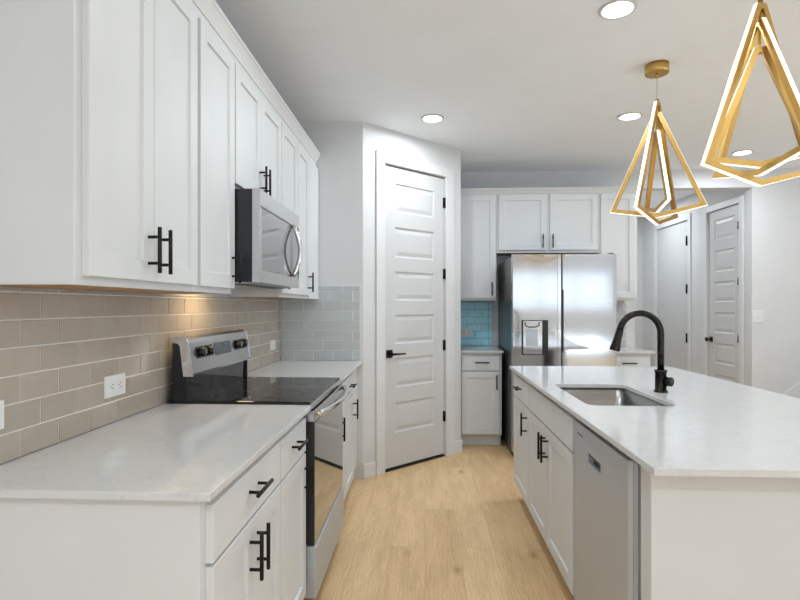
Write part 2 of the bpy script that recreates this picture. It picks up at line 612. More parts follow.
# pantry door
d1 = bpy.data.objects.new('door_1', None); COL.objects.link(d1)
d1.location = P0; d1.rotation_euler = (0, 0, PA); d1['kind'] = 'structure'
d1['label'] = 'white six panel pantry door in the angled wall'
mb = MB()
pz = [(0.301, 0.545), (0.671, 0.911), (1.025, 1.261), (1.379, 1.619), (1.735, 1.975), (2.09, 2.335)]
pz = [(0.300, 0.543), (0.668, 0.908), (1.024, 1.262), (1.379, 1.617), (1.731, 1.979), (2.101, 2.335)]
panel_slab(mb, DX0, DX1, 0.024, DTOP - 0.004, 0.012, 0.035, 0.118, pz, True, 0.010)
struct('door_panel', mb, DOORP, d1)
mb = MB()
for hz in (0.357, 0.988, 1.618, 2.249):
    mb.cyl((DX1 + 0.003, 0.002, hz - 0.045), (DX1 + 0.003, 0.002, hz + 0.045), 0.008, 10)
    mb.box(DX1 - 0.012, DX1 + 0.001, 0.0095, 0.0118, hz - 0.045, hz + 0.045)
struct('hinge', mb, BRONZE, d1)
mb = MB()
mb.box(DX0 + 0.022, DX0 + 0.086, 0.002, 0.0118, 0.915, 0.979, 0.003)
mb.cyl((DX0 + 0.054, 0.002, 0.947), (DX0 + 0.054, -0.045, 0.947), 0.011, 14)
mb.tube([(DX0 + 0.045, -0.040, 0.947), (DX0 + 0.10, -0.042, 0.946), (DX0 + 0.185, -0.040, 0.944)], [0.010, 0.008, 0.0065], 12)
struct('door_handle', mb, BRONZE, d1)
struct('door_gap_shade', MB().box(DX0 - 0.004, DX1 + 0.004, 0.004, 0.09, 0.0003, 0.014, 0.002), BLACK, d1)  # black strip standing for the shade in the gap under the door
# baseboards
mb = MB()
mb.box(0.0, CO0 - 0.005, -0.013, -0.0005, 0, 0.115, 0.004, M=MP)
mb.box(CO1, PL + 0.01, -0.013, -0.0005, 0, 0.115, 0.004, M=MP)
mb.box(P1.x + 0.0005, P1.x + 0.013, P1.y, 4.975, 0, 0.115, 0.004)
struct('baseboard_pantry', mb, TRIM)
struct('baseboard_right', bx(3.395, 3.62, YB - 0.014, YB - 0.0005, 0, 0.12, 0.004), TRIM)
mb = MB()
for (a, b) in ((YB + 0.01, D2[0] - 0.1), (D2[1] + 0.085, D1[0] - 0.085), (D1[1] + 0.085, 8.29)):
    if b - a > 0.02:
        mb.box(3.366, 3.3795, a, b, 0, 0.12, 0.004)
struct('baseboard_hall', mb, TRIM)

# hall doors (on the wall X = 3.38, front faces -X)
MH = Matrix.Translation((3.38, 0, 0)) @ Matrix.Rotation(-PI / 2, 4, 'Z')


def hall_door(idx, rng, panels, label):
    e = bpy.data.objects.new('door_%d' % idx, None); COL.objects.link(e)
    e.location = (3.38, rng[1], 0); e.rotation_euler = (0, 0, -PI / 2); e['kind'] = 'structure'; e['label'] = label
    wd = rng[1] - rng[0]
    mb = MB()
    panel_slab(mb, 0.004, wd - 0.004, 0.02, DH, 0.012, 0.035, 0.115, panels, True, 0.010)
    struct('door_panel', mb, DOORP, e)
    mb = MB()
    cw = 0.075
    for (a, b, c0, c1) in ((-cw, -0.002, 0, DH + cw), (wd + 0.002, wd + cw, 0, DH + cw), (-0.002, wd + 0.002, DH + 0.004, DH + cw)):
        mb.box(a, b, -0.017, -0.0005, c0, c1, 0.003)
    struct('casing', mb, TRIM, e)
    return e, wd


e, wd = hall_door(2, D2, pz, 'white six panel door at the near end of the hall, black knob')
mb = MB()
mb.box(0.03, 0.095, 0.003, 0.0118, 0.91, 0.97, 0.003)
mb.cyl((0.0625, 0.003, 0.94), (0.0625, -0.03, 0.94), 0.011, 12)
mb.tube([(0.0625, -0.030, 0.94), (0.0625, -0.036, 0.94), (0.0625, -0.052, 0.94), (0.0625, -0.060, 0.94)], [0.016, 0.026, 0.026, 0.016], 14)
struct('door_knob', mb, BRONZE, e)
mb = MB()
for hz in (0.35, 0.98, 1.6, 2.2):
    mb.cyl((wd - 0.003, -0.021, hz - 0.04), (wd - 0.003, -0.021, hz + 0.04), 0.007, 8)
struct('hinge', mb, SLATE, e)
e, wd = hall_door(3, D1, [], 'plain white slab door deeper in the hall, dark hinges on its near edge')
mb = MB()
for hz in (0.30, 0.921, 1.553, 2.172):
    mb.cyl((wd - 0.004, -0.022, hz - 0.06), (wd - 0.004, -0.022, hz + 0.06), 0.013, 8)
    mb.box(wd - 0.010, wd - 0.002, -0.022, 0.0118, hz - 0.06, hz + 0.06)
    mb.box(wd - 0.03, wd - 0.002, 0.0095, 0.0118, hz - 0.06, hz + 0.06)
struct('hinge', mb, BRONZE, e)


# crown moldings
def crown_profile(z0, z1, proj, back):
    # (depth outwards, z) going round
    h = z1 - z0
    return [(-back, z0), (0.004, z0), (0.006, z0 + 0.12 * h), (0.45 * proj, z0 + 0.40 * h), (0.82 * proj, z0 + 0.72 * h), (proj, z0 + 0.80 * h), (proj, z1), (-back, z1)]


mb = MB()
mb.prism([(-0.84 + d, z) for d, z in crown_profile(2.438, 2.508, 0.034, 0.02)], 'y', 1.214, 4.004)
struct('trim_2', mb, TRIM)
mb = MB()
mb.prism([(5.275 - d, z) for d, z in crown_profile(2.455, 2.506, 0.034, 0.02)], 'x', 0.335, 2.10)
struct('trim_3', mb, TRIM)


# ------------------------------------------------------------------ backsplashes (individually bevelled tiles in one mesh)
def backsplash(label, u0, u1, z0, z1, place, tmat, gmat, phase=0.0, edge=None):
    """place(u, d, z) -> world point; d = distance out from the wall"""
    mb = MB(); tones = []

    def blk(a, b, c0, c1, d0, d1, mi, bev):
        pts = []
        for (dd, i) in ((d0, 0.0), (d1 - bev, 0.0), (d1, bev)):
            pts += [place(a + i, dd, c0 + i), place(b - i, dd, c0 + i), place(b - i, dd, c1 - i), place(a + i, dd, c1 - i)]
        fs = [(3, 2, 1, 0), (8, 9, 10, 11)]
        for r in (0, 4):
            for i in range(4):
                fs.append((r + i, r + (i + 1) % 4, r + 4 + (i + 1) % 4, r + 4 + i))
        A, B_, C_ = (Vector(pts[i]) for i in (8, 9, 10))
        nrm = (B_ - A).cross(C_ - A)
        out = Vector(place(a, 1, c0)) - Vector(place(a, 0, c0))
        if nrm.dot(out) < 0:
            fs = [tuple(reversed(f)) for f in fs]
        mb.add(pts, fs, mi)
        tones.extend([random.random()] * len(fs))
    blk(u0, u1, z0, z1, 0.001, 0.0065, 1, 0.0002)
    P, H, g = 0.1524, 0.0762, 0.0046
    r = 0
    z = z0
    ue = u1 - (edge or 0)
    while z < z1 - 0.006:
        zt = min(z + H, z1)
        off = (phase + (0.0762 if r % 2 else 0)) % P
        u = u0 - P + off
        while u < ue - 0.004:
            a, b = max(u, u0), min(u + P, ue)
            if b - a > 0.008:
                blk(a + g / 2, b - g / 2, z + g / 2, zt - g / 2, 0.006, 0.0095, 0, 0.0012)
            u += P
        if edge:
            blk(ue + g / 2, u1 - 0.0005, z + g / 2, zt - g / 2, 0.006, 0.0095, 0, 0.0012)
        z += H; r += 1
    o = mb.build('tile_backsplash', [tmat, gmat], None, place(u0, 0, z0), tones)
    return tag(o, label, 'backsplash')


ZC = 0.914
backsplash('grey subway tile backsplash with warm light in its colour along the left wall behind the range', 0.9, 3.99, ZC + 0.0006, 1.384,
           lambda u, d, z: (XW + d, u, z), TILE_WARM_LIT, GROUT, (1.40 - 0.9) % 0.1524)
backsplash('grey subway tile backsplash on the stub wall beside the pantry door', -1.118, -0.50, ZC + 0.0006, 1.49,
           lambda u, d, z: (u, 4.01 - d, z), TILE_GREY, GROUT, 0.105, 0.052)
backsplash('small grey subway tile backsplash with cool light in its colour left of the refrigerator', 0.332, 0.712, ZC + 0.0006, 1.384,
           lambda u, d, z: (u, YB - d, z), TILE_COOL_LIT, GROUT_COOL_LIT, 0.115, 0.04)
backsplash('narrow grey tile backsplash right of the refrigerator', 1.72, 2.10, ZC + 0.0006, 1.384,
           lambda u, d, z: (u, YB - d, z), TILE_GREY, GROUT, 0.05, 0.04)

# ------------------------------------------------------------------ left run: base cabinets and countertops
ROTL = PI / 2
XF = -0.52
DEP = 0.602


def lefty(y0):
    return (XF, y0, 0)


DZ = (0.125, 0.7150); RZ = (0.7245, 0.863); HZ = 0.619; HR = 0.803
y0 = 1.184
base_cabinet('white left base cabinet nearest the camera, wide drawer over a pair of doors', lefty(y0), ROTL, 1.796 - y0, DEP, [
    ('drawer', 1.215 - y0, 1.791 - y0, *RZ, (1.508 - y0, HR, 'h')),
    ('door', 1.215 - y0, 1.5105 - y0, *DZ, (1.474 - y0, HZ, 'v')),
    ('door', 1.5135 - y0, 1.791 - y0, *DZ, (1.538 - y0, HZ, 'v'))])
y0 = 1.797
base_cabinet('white single door base cabinet left of the range', lefty(y0), ROTL, 2.186 - y0, DEP, [
    ('drawer', 1.800 - y0, 2.178 - y0, *RZ, (1.985 - y0, HR, 'h')),
    ('door', 1.800 - y0, 2.178 - y0, *DZ, (2.152 - y0, HZ, 'v'))])
y0 = 2.982
base_cabinet('narrow white base cabinet right of the range, handle on its near edge', lefty(y0), ROTL, 3.277 - y0, DEP, [
    ('drawer', 2.99 - y0, 3.272 - y0, *RZ, (3.11 - y0, HR, 'h')),
    ('door', 2.99 - y0, 3.272 - y0, *DZ, (2.99 + 0.020 - y0, HZ, 'v'))])
y0 = 3.278
base_cabinet('white base cabinet in the corner beside the stub wall and pantry door', lefty(y0), ROTL, 4.005 - y0, DEP, [
    ('drawer', 3.283 - y0, 3.66 - y0, *RZ, (3.47 - y0, HR, 'h')),
    ('door', 3.283 - y0, 3.66 - y0, *DZ, (3.605 - y0, HZ, 'v'))])


def slab_top(x0, x1, y0, y1, label, hole=None):
    z0, z1 = ZC - 0.0195, ZC
    if not hole:
        mb = MB().box(x0, x1, y0, y1, z0, z1, 0.002, seg=2)
        o = mb.build('countertop', QUARTZ, None, (x0, y0, z0))
    else:
        bm = bmesh.new()
        hx0, hx1, hy0, hy1, r = hole
        c = 0.002
        inner = []
        for (cx, cy, a0) in ((hx1 - r, hy1 - r, 0), (hx0 + r, hy1 - r, 90), (hx0 + r, hy0 + r, 180), (hx1 - r, hy0 + r, 270)):
            for k in range(9):
                a = math.radians(a0 + 90 * k / 8)
                inner.append((cx + r * math.cos(a), cy + r * math.sin(a)))
        outer = [(x0, y0), (x1, y0), (x1, y1), (x0, y1)]

        def off(poly, s):
            n = len(poly); out = []
            for i in range(n):
                p = Vector(poly[i]); a = Vector(poly[i - 1]); b = Vector(poly[(i + 1) % n])
                e1 = (p - a).normalized(); e2 = (b - p).normalized()
                n1 = Vector((-e1.y, e1.x)); n2 = Vector((-e2.y, e2.x))
                m_ = (n1 + n2).normalized()
                out.append(tuple(p + m_ * s / max(0.3, m_.dot(n1))))
            return out
        loops = []
        for (po, pi_, z) in ((off(outer, c), off(inner, -c), z1), (outer, inner, z1 - c), (outer, inner, z0)):
            lo = [bm.verts.new((*p, z)) for p in po]; li = [bm.verts.new((*p, z)) for p in pi_]
            loops.append((lo, li))
        for z_i in (0, 2):
            eds = []
            for lp in loops[z_i]:
                for i in range(len(lp)):
                    eds.append(bm.edges.new((lp[i], lp[(i + 1) % len(lp)])))
            bmesh.ops.triangle_fill(bm, edges=eds, use_beauty=True, normal=(0, 0, 1 if z_i == 0 else -1))
        for a, b in ((0, 1), (1, 2)):
            for j in (0, 1):
                A, B_ = loops[a][j], loops[b][j]
                for i in range(len(A)):
                    i2 = (i + 1) % len(A)
                    bm.faces.new((A[i], A[i2], B_[i2], B_[i]))
        bmesh.ops.recalc_face_normals(bm, faces=bm.faces)
        bm.verts.index_update()
        mb = MB().add([v.co[:] for v in bm.verts], [[v.index for v in f.verts] for f in bm.faces])
        bm.free()
        o = mb.build('countertop', QUARTZ, None, (x0, y0, z0))
    return tag(o, label, 'countertop')


slab_top(XW + 0.0105, -0.481, 1.150, 2.198, 'white quartz countertop on the left cabinets nearest the camera')
slab_top(XW + 0.0105, -0.481, 2.973, 3.999, 'white quartz countertop in the corner right of the range')

# ------------------------------------------------------------------ left run: wall cabinets
XU = -0.84; UD = 0.284
UZ0, UZ1, UDT, UDB = 1.386, 2.4375, 2.392, 1.408
UH = 1.50
y0 = 1.214
wall_cabinet('large white double door wall cabinet nearest the camera, left of the microwave', (XU, y0), ROTL, 1.866 - y0, UD, UZ0, UZ1, [
    ('door', 1.242 - y0, 1.5475 - y0, UDB, UDT, (1.516 - y0, UH, 'v')),
    ('door', 1.5505 - y0, 1.853 - y0, UDB, UDT, (1.582 - y0, UH, 'v'))])
y0 = 1.867
wall_cabinet('narrow single door white wall cabinet beside the microwave on its near side', (XU, y0), ROTL, 2.229 - y0, UD, UZ0, UZ1, [
    ('door', 1.880 - y0, 2.222 - y0, UDB, UDT, (2.190 - y0, UH, 'v'))])
y0 = 2.230
wall_cabinet('short white double door cabinet directly above the microwave', (XU, y0), ROTL, 2.961 - y0, UD, 1.856, UZ1, [
    ('door', 2.237 - y0, 2.5905 - y0, 1.868, UDT, (2.560 - y0, 1.958, 'v')),
    ('door', 2.5935 - y0, 2.955 - y0, 1.868, UDT, (2.624 - y0, 1.958, 'v'))])
y0 = 2.962
wall_cabinet('white single door wall cabinet just beyond the microwave', (XU, y0), ROTL, 3.342 - y0, UD, UZ0, UZ1, [
    ('door', 2.967 - y0, 3.338 - y0, UDB, UDT, (2.998 - y0, UH, 'v'))])
y0 = 3.343
wall_cabinet('white wall cabinet at the far end of the left run against the stub wall', (XU, y0), ROTL, 4.004 - y0, UD, UZ0, UZ1, [
    ('door', 3.349 - y0, 3.672 - y0, UDB, UDT, (3.640 - y0, UH, 'v'))],
    extra=lambda mb: mb.box(3.683 - 3.343, 4.000 - 3.343, -0.019, 0, 0.0, 1.006, 0.002))

# ------------------------------------------------------------------ microwave
mw0, mw1 = 2.236, 2.950
MZ0, MZ1 = 1.437, 1.846
mwl = (-0.925, mw0, MZ0)
mw = thing('microwave', 'stainless over-the-range microwave hung under the short wall cabinet', 'microwave', (XW + 0.02, mw0, MZ0), ROTL)
# local: x = along +Y, y = -(X - loc.x), z
L = lambda X: -(X - (XW + 0.02))
W = mw1 - mw0
H = MZ1 - MZ0
yfr = L(-0.717)
mb = MB().box(0, W, L(-0.750), 0, 0.002, H - 0.002, 0.002)
mb.box(0.0005, 0.055, L(-0.79), 0.005, 0.03, H - 0.03)
mb.build('body', BLACKPANEL, mw)
mb = MB()
# door slab: frame of steel with a window opening
wx0, wx1, wz0, wz1 = 0.030, W - 0.010, 0.054, 0.330
yb = L(-0.7485)
for (a, b, c0, c1) in ((0, wx0, 0.0, H), (wx1, W, 0.0, H), (wx0, wx1, 0.0, wz0), (wx0, wx1, wz1, H)):
    mb.box(a, b, yfr, yb, c0, c1)
dr = mb.build('door', STEEL, mw)
bx(wx0 - 0.0005, wx1 + 0.0005, yfr + 0.0025, yfr + 0.015, wz0, wz1).build('window', MWGLASS, dr)
bx(0.01, W - 0.004, yfr - 0.0008, yfr + 0.002, wz1 + 0.001, wz1 + 0.005).build('vent_seam', BLACK, dr)
hy = 2.800 - mw0
path = []
for k in range(21):
    t = k / 20
    path.append((hy, yfr - 0.006 - 0.036 * math.sin(PI * t) ** 0.9, 0.058 + t * 0.272))
mb = MB().tube(path, 0.0125, 12, 0, True, None, 0.8, (1, 0, 0))
mb.cyl((hy, yfr, 0.062), (hy, yfr - 0.012, 0.062), 0.008, 10); mb.cyl((hy, yfr, 0.325), (hy, yfr - 0.012, 0.325), 0.008, 10)
mb.build('handle', CHROME, dr)
bx(W - 0.012, W - 0.002, yfr - 0.001, yfr + 0.001, 0.075, 0.125).build('badge', BLACK, dr)
mb = MB().box(0.012, W - 0.012, L(-0.77), -0.03, -0.004, 0.0018)
un = mb.build('underside', STEELV, mw)
mb = MB()
mb.box(0.05, W - 0.05, L(-0.77) + 0.02, L(-0.77) + 0.10, -0.006, -0.0042)
mb.build('vent_grille', BLACK, un)
bx(0.10, 0.30, -0.16, -0.09, -0.0065, -0.0042).build('task_lamp', emit('warm_lamp', (1.0, 0.75, 0.42), 2.0), un)
wl = area('cooktop_lamp_glow', (XW + 0.155, mw0 + 0.24, MZ0 - 0.012), (0, 0, 0), 0.09, 0.22, 1.3, (1.0, 0.72, 0.38))

# ------------------------------------------------------------------ range
rg0, rg1 = 2.2005, 2.9705
RW = rg1 - rg0
rg = thing('range', 'freestanding stainless electric range with black glass cooktop', 'range', (XW + 0.0105, rg0, 0), ROTL)
R = lambda X: -(X - (XW + 0.0105))
mb = MB().box(0.002, RW - 0.002, R(-0.520), -0.002, 0.075, 0.895, 0.002)
mb.box(0.03, RW - 0.03, R(-0.56), -0.05, 0.0005, 0.075)
mb.build('body', BLACKPANEL, rg)
mb = MB().box(0.0, RW, R(-0.487), -0.03, 0.896, 0.926, 0.004, seg=2)
ck = mb.build('cooktop', GLASSB, rg)
BURNER = mat('burner_mark', (0.07, 0.07, 0.07), 0.3)
mb = MB()
for (cx, cX, rr) in ((0.19, -0.66, 0.10), (0.58, -0.66, 0.085), (0.19, -0.90, 0.085), (0.58, -0.90, 0.10)):
    n = 40; mb = MB()
    vs = [(cx + q * math.cos(2 * PI * k / n), R(cX) + q * math.sin(2 * PI * k / n), 0.9264) for q in (rr, rr - 0.003) for k in range(n)]
    mb.add(vs, [(k, (k + 1) % n, n + (k + 1) % n, n + k) for k in range(n)])
    mb.build('burner_ring', BURNER, ck)

bx(0.004, RW - 0.004, R(-0.476), R(-0.489), 0.896, 0.918, 0.002).build('front_edge', STEEL, ck)
# back guard: black lower part, stainless head with rounded top
mb = MB()
mb.prism([(-0.036, 0.896), (R(-1.035), 0.896), (R(-1.030), 1.045), (-0.036, 1.045)], 'x', 0.012, RW - 0.012)
mb.build('back_panel', GLOSSB, rg)
mb = MB()
hp = [(-0.036, 1.03), (-0.036, 1.185), (-0.040, 1.195), (-0.045, 1.200), (-0.075, 1.199), (-0.090, 1.190), (-0.098, 1.172), (-0.117, 1.040), (-0.115, 1.030)]
mb.prism(hp, 'x', 0.014, RW - 0.014)
hd = mb.build('back_guard', STEEL, rg)
for s in (0, 1):
    a, b = ((0.0, 0.014), (RW - 0.014, RW))[s]
    band = [(-0.034, 1.198), (-0.047, 1.203), (-0.077, 1.202), (-0.093, 1.193), (-0.101, 1.174), (-0.121, 1.030), (-0.082, 1.030), (-0.066, 1.160), (-0.058, 1.172), (-0.034, 1.176)]
    mb = MB().prism(band, 'x', a, b)
    mb.build('end_cap', CHROME, hd)
    mb = MB().prism([(-0.034, 0.90), (-0.034, 1.1755), (-0.057, 1.1715), (-0.065, 1.160), (-0.081, 1.029), (-0.098, 1.029), (-0.098, 0.93), (-0.09, 0.90)], 'x', a + 0.001, b - 0.001)
    mb.build('side_cover', BLACKPANEL, rg)
# face plane of the head slopes: at z, y = front
fz = lambda z: -0.117 + (z - 1.040) / (1.172 - 1.040) * 0.019
ang = math.atan2(0.019, 0.132)


def on_head(x0, x1, z0, z1, out, name, m, parent=None):
    mb = MB()
    pts = []
    for (o_) in (0.0003, out):
        for (x, z) in ((x0, z0), (x1, z0), (x1, z1), (x0, z1)):
            pts.append((x, fz(z) - o_, z))
    mb.add(pts, [(0, 1, 2, 3)[::-1], (4, 5, 6, 7), (0, 1, 5, 4), (1, 2, 6, 5), (2, 3, 7, 6), (3, 0, 4, 7)])
    return mb.build(name, m, parent or hd)


on_head(0.285, 0.485, 1.095, 1.155, 0.002, 'display', DISPLAY)
for (a, b) in ((0.075, 0.255), (0.535, 0.715)):
    kp = on_head(a, b, 1.100, 1.152, 0.002, 'knob_panel', GLASSB)
    for q in (0.045, 0.135):
        zc_ = 1.126
        p0 = Vector((a + q, fz(zc_) - 0.001, zc_)); nrm = Vector((0, -math.cos(ang), math.sin(ang) * 1.0))
        mb = MB().tube([p0, p0 + nrm * 0.010, p0 + nrm * 0.022, p0 + nrm * 0.025], [0.021, 0.021, 0.018, 0.015], 18)
        kn = mb.build('knob', BLACK, kp)
        MB().box(a + q - 0.0025, a + q + 0.0025, p0.y - 0.0285, p0.y - 0.020, zc_ - 0.010, zc_ + 0.016).build('pointer', CHROME, kn)
# oven door
yd = R(-0.468)
ybk = R(-0.519)
mb = MB()
mb.box(0.006, RW - 0.006, yd, ybk, 0.838, 0.888, 0.003)
od = mb.build('oven_door', STEEL, rg)
bx(0.0065, RW - 0.0065, yd + 0.0055, ybk, 0.318, 0.8375).build('door_core', BLACK, od)
bx(0.006, RW - 0.006, yd + 0.001, yd + 0.0052, 0.318, 0.836, 0.0015).build('door_glass', OVENG, od)
path = []
for k in range(25):
    t = k / 24
    path.append((0.03 + t * (RW - 0.06), yd - 0.012 - 0.048 * math.sin(PI * t) ** 0.8, 0.872))
mb = MB().tube(path, 0.0145, 12, 0, True, None, 1.0, (0, 0, 1))
for q in (0.035, RW - 0.035):
    mb.cyl((q, yd, 0.872), (q, yd - 0.02, 0.872), 0.009, 10)
mb.build('handle', CHROME, od)
bx(0.006, RW - 0.006, R(-0.462), ybk, 0.085, 0.310, 0.008, seg=3).build('storage_drawer', STEELV, rg)

# ------------------------------------------------------------------ back wall cabinets and refrigerator
YF = 5.275; UDB_ = YB - 0.004 - YF
BZ0, BZ1 = 1.390, 2.4545
x0 = 0.332
wall_cabinet('tall narrow white wall cabinet left of the refrigerator on the back wall', (x0, YF), 0, 0.7145 - x0, UDB_, BZ0, BZ1, [
    ('door', 0.345 - x0, 0.706 - x0, 1.412, 2.443, (0.665 - x0, 1.505, 'v'))])
x0 = 0.7155
wall_cabinet('wide white double door cabinet above the refrigerator', (x0, YF), 0, 1.7225 - x0, UDB_, 1.864, BZ1, [
    ('door', 0.735 - x0, 1.206 - x0, 1.889, 2.443, (1.165 - x0, 1.977, 'v')),
    ('door', 1.239 - x0, 1.709 - x0, 1.889, 2.443, (1.262 - x0, 1.977, 'v'))])
x0 = 1.7235
wall_cabinet('tall white wall cabinet right of the refrigerator on the back wall', (x0, YF), 0, 2.093 - x0, UDB_, BZ0, BZ1, [
    ('door', 1.737 - x0, 2.070 - x0, 1.412, 2.443, (1.772 - x0, 1.505, 'v'))])
YBF = 4.98; BD = YB - 0.004 - YBF
x0 = 0.335
base_cabinet('white base cabinet left of the refrigerator on the back wall', (x0, YBF, 0), 0, 0.7235 - x0, BD, [
    ('drawer', 0.345 - x0, 0.702 - x0, *RZ, (0.535 - x0, HR, 'h')),
    ('door', 0.345 - x0, 0.702 - x0, *DZ, (0.672 - x0, HZ, 'v'))])
x0 = 1.705
base_cabinet('white base cabinet right of the refrigerator behind the island', (x0, YBF, 0), 0, 2.097 - x0, BD, [
    ('drawer', 1.715 - x0, 2.087 - x0, *RZ, (1.89 - x0, HR, 'h')),
    ('door', 1.715 - x0, 2.087 - x0, *DZ, (1.745 - x0, HZ, 'v'))])
slab_top(0.332, 0.735, 4.935, YB - 0.0105, 'short white quartz countertop left of the refrigerator')
slab_top(1.70, 2.121, 4.935, YB - 0.0105, 'short white quartz countertop right of the refrigerator')

fx0, fx1, fy = 0.760, 1.652, 4.59
FT = 1.783
fr = thing('refrigerator', 'stainless side by side refrigerator with an ice dispenser in the left door', 'refrigerator', (fx0, fy, 0))
o_ = (fx0, fy, 0)
mb = MB().box(fx0 + 0.004, fx1 - 0.004, fy + 0.075, 5.50, 0.03, FT - 0.012, 0.004)
mb.box(fx0 + 0.05, fx1 - 0.05, fy + 0.10, 5.45, 0.0005, 0.03)
mb.build('body', DARKGREY, fr, o_)
sx = 1.172


def curved_door(xa, xb, name, grip_side):
    # steel front with a gentle bow, vertical edges rolled back, and a pocket handle along one edge
    mb = MB()
    prof = []
    n = 14
    for k in range(n + 1):
        t = k / n
        x = xa + (xb - xa) * t
        bow = 0.0
        y = fy + 0.0002 - bow
        if k == 0:
            prof += [(xa, fy + 0.060), (xa, fy + 0.008)]
            x = xa + 0.004
        if k == n:
            if grip_side == 'r':
                prof += [(xb - 0.003, fy + 0.0004), (xb, fy + 0.006), (xb, fy + 0.060)]
            else:
                prof += [(xb - 0.004, fy + 0.0004), (xb, fy + 0.008), (xb, fy + 0.060)]
            continue
        prof.append((x, y))
    m = len(prof)
    z0, z1 = 0.06, FT
    vs = [(p[0], p[1], z0) for p in prof] + [(p[0], p[1], z1) for p in prof]
    fs = [(i, i + 1, m + i + 1, m + i) for i in range(m - 1)]
    sm = [False for i in range(m - 1)]
    fs += [(m - 1, 0, m, 2 * m - 1), tuple(range(m - 1, -1, -1)), tuple(range(m, 2 * m))]
    sm += [False] * 3
    mb.add(vs, fs, 0, sm)
    return mb.build(name, FRST, fr, o_)


dl = curved_door(fx0, 1.150, 'freezer_door', 'r')
drr = curved_door(1.190, fx1, 'fridge_door', 'l')
bx(1.1505, 1.182, fy + 0.010, fy + 0.060, 0.06, FT, 0.003).build('door_edge', CHROME, dl, o_)
bx(1.1825, 1.1895, fy + 0.012, fy + 0.074, 0.07, FT - 0.02).build('door_gasket', BLACK, fr, o_)
bx(1.1835, 1.1995, fy - 0.0015, fy + 0.0115, 0.93, 1.475, 0.001).build('pocket_handle', BLACK, drr, o_)
# dispenser
a, b, c0, c1 = 0.838, 1.065, 0.909, 1.212
mb = MB()
mb.box(a, b, fy - 0.006, fy + 0.001, c0, c0 + 0.007); mb.box(a, b, fy - 0.006, fy + 0.001, c1 - 0.007, c1)
mb.box(a, a + 0.014, fy - 0.006, fy + 0.001, c0 + 0.007, c1 - 0.007); mb.box(1.015, b, fy - 0.006, fy + 0.001, c0 + 0.007, c1 - 0.007)
dp = mb.build('dispenser', BLACK, dl, o_)
MB().box(a + 0.014, 1.015, fy - 0.0035, fy + 0.0005, c0 + 0.007, c1 - 0.007).build('alcove', CHROME, dp, o_)
MB().box(0.875, 0.975, fy - 0.0065, fy - 0.0036, 0.985, 1.135, 0.001).build('paddle', STEELV, dp, o_)
mb = MB().tube([(0.868, fy - 0.008, 1.195), (0.872, fy - 0.012, 1.165), (0.895, fy - 0.014, 1.152), (0.955, fy - 0.014, 1.152), (0.985, fy - 0.012, 1.165), (0.99, fy - 0.008, 1.195)], 0.007, 10)
mb.build('chute', SLATE, dp, o_)
for xx in (fx0 + 0.03, fx1 - 0.03):
    bx(xx - 0.02, xx + 0.02, fy + 0.045, fy + 0.12, FT + 0.0005, FT + 0.013, 0.003).build('hinge_cap', BLACK, fr, o_)

# ------------------------------------------------------------------ island
ROTI = -PI / 2
XI = 0.634


def isl(y):
    return (XI, y, 0)


yf_ = 3.672
base_cabinet('white drawer and door cabinet at the far end of the island', isl(yf_), ROTI, yf_ - 3.152, 0.59, [
    ('drawer', 0.012, yf_ - 3.158, *RZ, (0.262, HR, 'h')),
    ('door', 0.012, yf_ - 3.158, *DZ, (yf_ - 3.158 - 0.03, HZ, 'v'))])
yf_ = 3.151
base_cabinet('white sink cabinet in the island with a plain false front over two doors', isl(yf_), ROTI, yf_ - 2.215, 0.59, [
    ('drawer', 0.005, yf_ - 2.219, *RZ, None),
    ('door', 0.005, yf_ - 2.6785, *DZ, (yf_ - 2.6785 - 0.03, HZ, 'v')),
    ('door', yf_ - 2.6755, yf_ - 2.219, *DZ, (yf_ - 2.6755 + 0.03, HZ, 'v'))], hollow=True)
# island end and back panels
mb = MB()
mb.box(0.634, 1.46, 1.500, 1.572, 0.0005, 0.893, 0.002)
mb.box(1.34, 1.46, 1.573, 3.672, 0.0005, 0.893, 0.002)
mb.box(0.636, 1.4605, 1.494, 1.4999, 0.868, 0.8935)
ip = tag(mb.build('island_panel', CAB, None, (0.634, 1.5, 0)), 'plain white end and back panels of the island', 'island')

# dishwasher
dw = thing('dishwasher', 'stainless dishwasher built into the island beside its end panel', 'dishwasher', (XI, 2.205, 0), ROTI)
DW = 2.205 - 1.634
mb = MB().box(0.002, 0.606, 0.018, 0.57, 0.10, 0.8925, 0.002)
mb.box(0.01, 0.60, 0.06, 0.55, 0.0005, 0.10)
mb.build('body', BLACK, dw)
bx(DW + 0.001, 0.604, 0.004, 0.0178, 0.11, 0.858).build('side_trim', STEELV, dw)
ydw = -0.0145
dz0, dz1 = 0.11, 0.861
mb = MB()
hx0, hx1, hz0, hz1 = 0.185, 0.325, 0.740, 0.776    # pocket grip
yk = 0.0155
for (a, b, c0, c1) in ((0.0, hx0, dz0, dz1), (hx1, DW, dz0, dz1), (hx0, hx1, dz0, hz0), (hx0, hx1, hz1, dz1)):
    mb.box(a, b, ydw, yk, c0, c1)
dd = mb.build('door', STEELV, dw)
bx(DW + 0.0002, DW + 0.0012, ydw + 0.001, ydw + 0.017, dz0, dz1 - 0.002).build('door_edge', EDGEM, dd)
mb = MB().box(hx0, hx1, 0.006, 0.0154, hz0, hz1)
mb.prism([(ydw + 0.0005, hz1), (ydw + 0.004, hz1 - 0.012), (0.006, hz1)], 'x', hx0, hx1)
mb.build('pocket_grip', BLACK, dd)
bx(0.045, 0.120, ydw - 0.0008, ydw + 0.001, 0.8175, 0.822).build('badge', BLACK, dd)

slab_top(0.594, 1.70, 1.386, 3.705, 'large white quartz island countertop with the sink cut into it', hole=(0.692, 1.062, 2.245, 2.862, 0.045))

